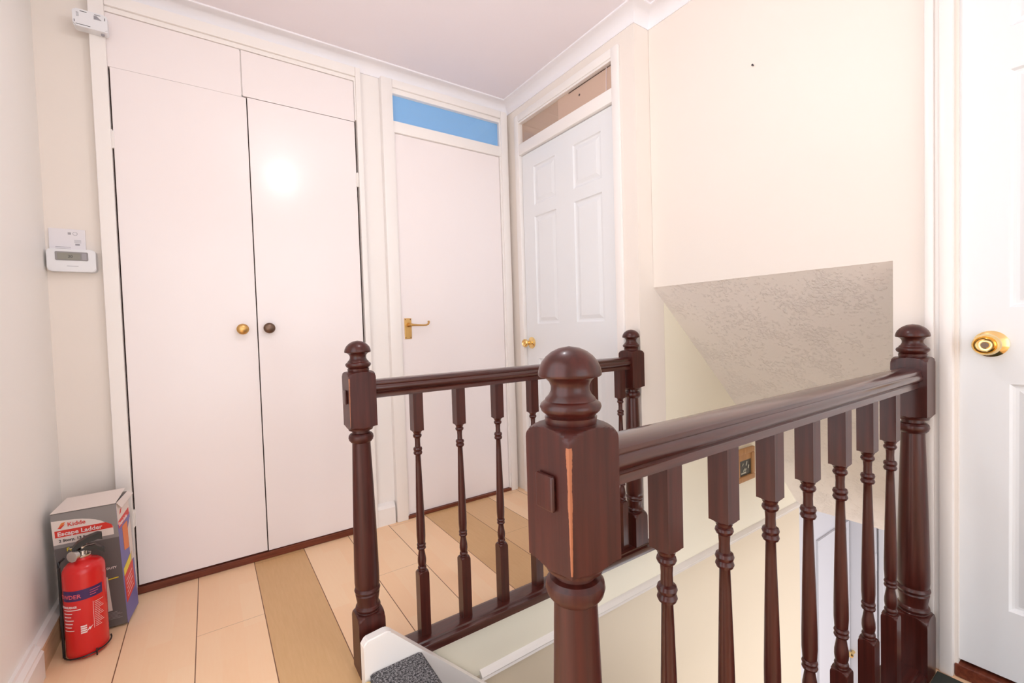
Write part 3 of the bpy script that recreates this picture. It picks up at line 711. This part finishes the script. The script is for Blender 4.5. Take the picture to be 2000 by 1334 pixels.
# valve: brass/chrome body, black levers, gauge
fx, fy = math.cos(yaw), math.sin(yaw); sxv = Vector((-fy, fx, 0)); fv = Vector((fx, fy, 0))
bm = lathe(bmesh.new(), [(.300, .017), (.306, .019), (.310, .019), (.311, .014), (.322, .013), (.324, .011), (.338, .011)], 24)
emit('valve', bm, 'chrome', ex, None, True)
bm = lathe(bmesh.new(), [(0, .005), (.022, .005), (.023, .0165), (.034, .0165), (.036, .013)], 24, None, (0, 0, 0), 'x')
rot = Matrix.Rotation(math.atan2((-sxv*0.8+fv*.75).y, (-sxv*0.8+fv*.75).x), 4, 'Z')
bmesh.ops.transform(bm, matrix=Matrix.Translation((0, 0, .316)) @ rot, verts=bm.verts)
emit('pressure_gauge', bm, 'chrome', ex, None, True)
def lever(name, pts, wd, th_):
    bm = bmesh.new()
    for (p, q) in zip(pts, pts[1:]):
        p = Vector(p); q = Vector(q)
    P1 = [sxv*p[0]+Vector((0, 0, p[1]+th_)) - fv*wd for p in pts]; P2 = [sxv*p[0]+Vector((0, 0, p[1])) - fv*wd for p in pts][::-1]
    prism(bm, P1+P2, fv, wd*2); return emit(name, bm, 'black', ex)
lever('upper_lever', [(-.024, .318), (-.012, .332), (.010, .343), (.036, .348), (.046, .344)], .0125, .018)
lever('lower_lever', [(-.014, .314), (.010, .322), (.030, .318), (.044, .306), (.050, .298)], .0115, .012)
emit('safety_pin', tube(bmesh.new(), [sxv*-.03+Vector((0, 0, .336)), sxv*.0+fv*.012+Vector((0, 0, .337)), sxv*.03+Vector((0, 0, .333))], .0015), 'chrome', ex)
# black wire bracket round the cylinder
bm = bmesh.new()
sd = -sxv*.0545
tube(bm, [sd*.80-fv*.030+Vector((0, 0, .300)), sd*.98-fv*.012+Vector((0, 0, .298)), sd*1.0-fv*.004+Vector((0, 0, .285)), sd+Vector((0, 0, .15)), sd+Vector((0, 0, .006))], .0035, 8)
ring = []
for i in range(14):
    t = yaw-math.radians(90)+math.radians(190*i/13); ring.append(Vector((.0545*math.cos(t), .0545*math.sin(t), .008+.012*(i/13))))
tube(bm, ring, .0022, 6)
bxs = fv*.056+sxv*.018; tube(bm, [bxs+Vector((0, 0, .004)), bxs+Vector((0, 0, .026)), bxs+sxv*.008+Vector((0, 0, .022))], .002, 6)
emit('bracket', bm, 'black', ex, None, True)

# ------------------------------------------------------------------ door mat
mt = empty('door_mat', (1.2, -.05, 0), 'dark door mat with grey print at the foot of the right-hand door', 'mat')
emit('mat', local(.75, 1.600, -.35, .336, .0005, .009, (1.2, -.05, 0), .003), 'mat', mt, None, True)
def blob(name, pts, mat, h):
    bm = bmesh.new(); prism(bm, [(x-1.2, y+.05, .009) for x, y in pts], (0, 0, 1), h); return emit(name, bm, mat, mt)
blob('grey_print', [(1.565, .292), (1.575, .262), (1.560, .215), (1.535, .19), (1.50, .20), (1.48, .25), (1.50, .290), (1.53, .300)], 'matgrey', .0006)
blob('pale_print', [(1.560, .250), (1.558, .235), (1.535, .215), (1.515, .225), (1.52, .245)], 'matpale', .0012)

# pendant lamp that lights the landing (hangs just above the frame)
pl = empty('pendant_lamp', (.48, .86, ZC), 'ceiling pendant lamp with a clear bulb hanging over the stair head', 'lamp')
emit('ceiling_rose', lathe(bmesh.new(), [(-.022, .012), (-.016, .035), (-.001, .038)], 24), 'plastic', pl, None, True)
emit('flex', tube(bmesh.new(), [(0, 0, -.018), (0, 0, -.10)], .003), 'plastic', pl)
emit('lamp_holder', lathe(bmesh.new(), [(-.145, .015), (-.115, .017), (-.098, .006)], 16), 'plastic', pl, None, True)
emit('bulb', lathe(bmesh.new(), [(-.146, .012), (-.16, .016), (-.18, .036), (-.20, .042), (-.22, .036), (-.236, .018), (-.24, .001)], 24), 'glass', pl, None, True)
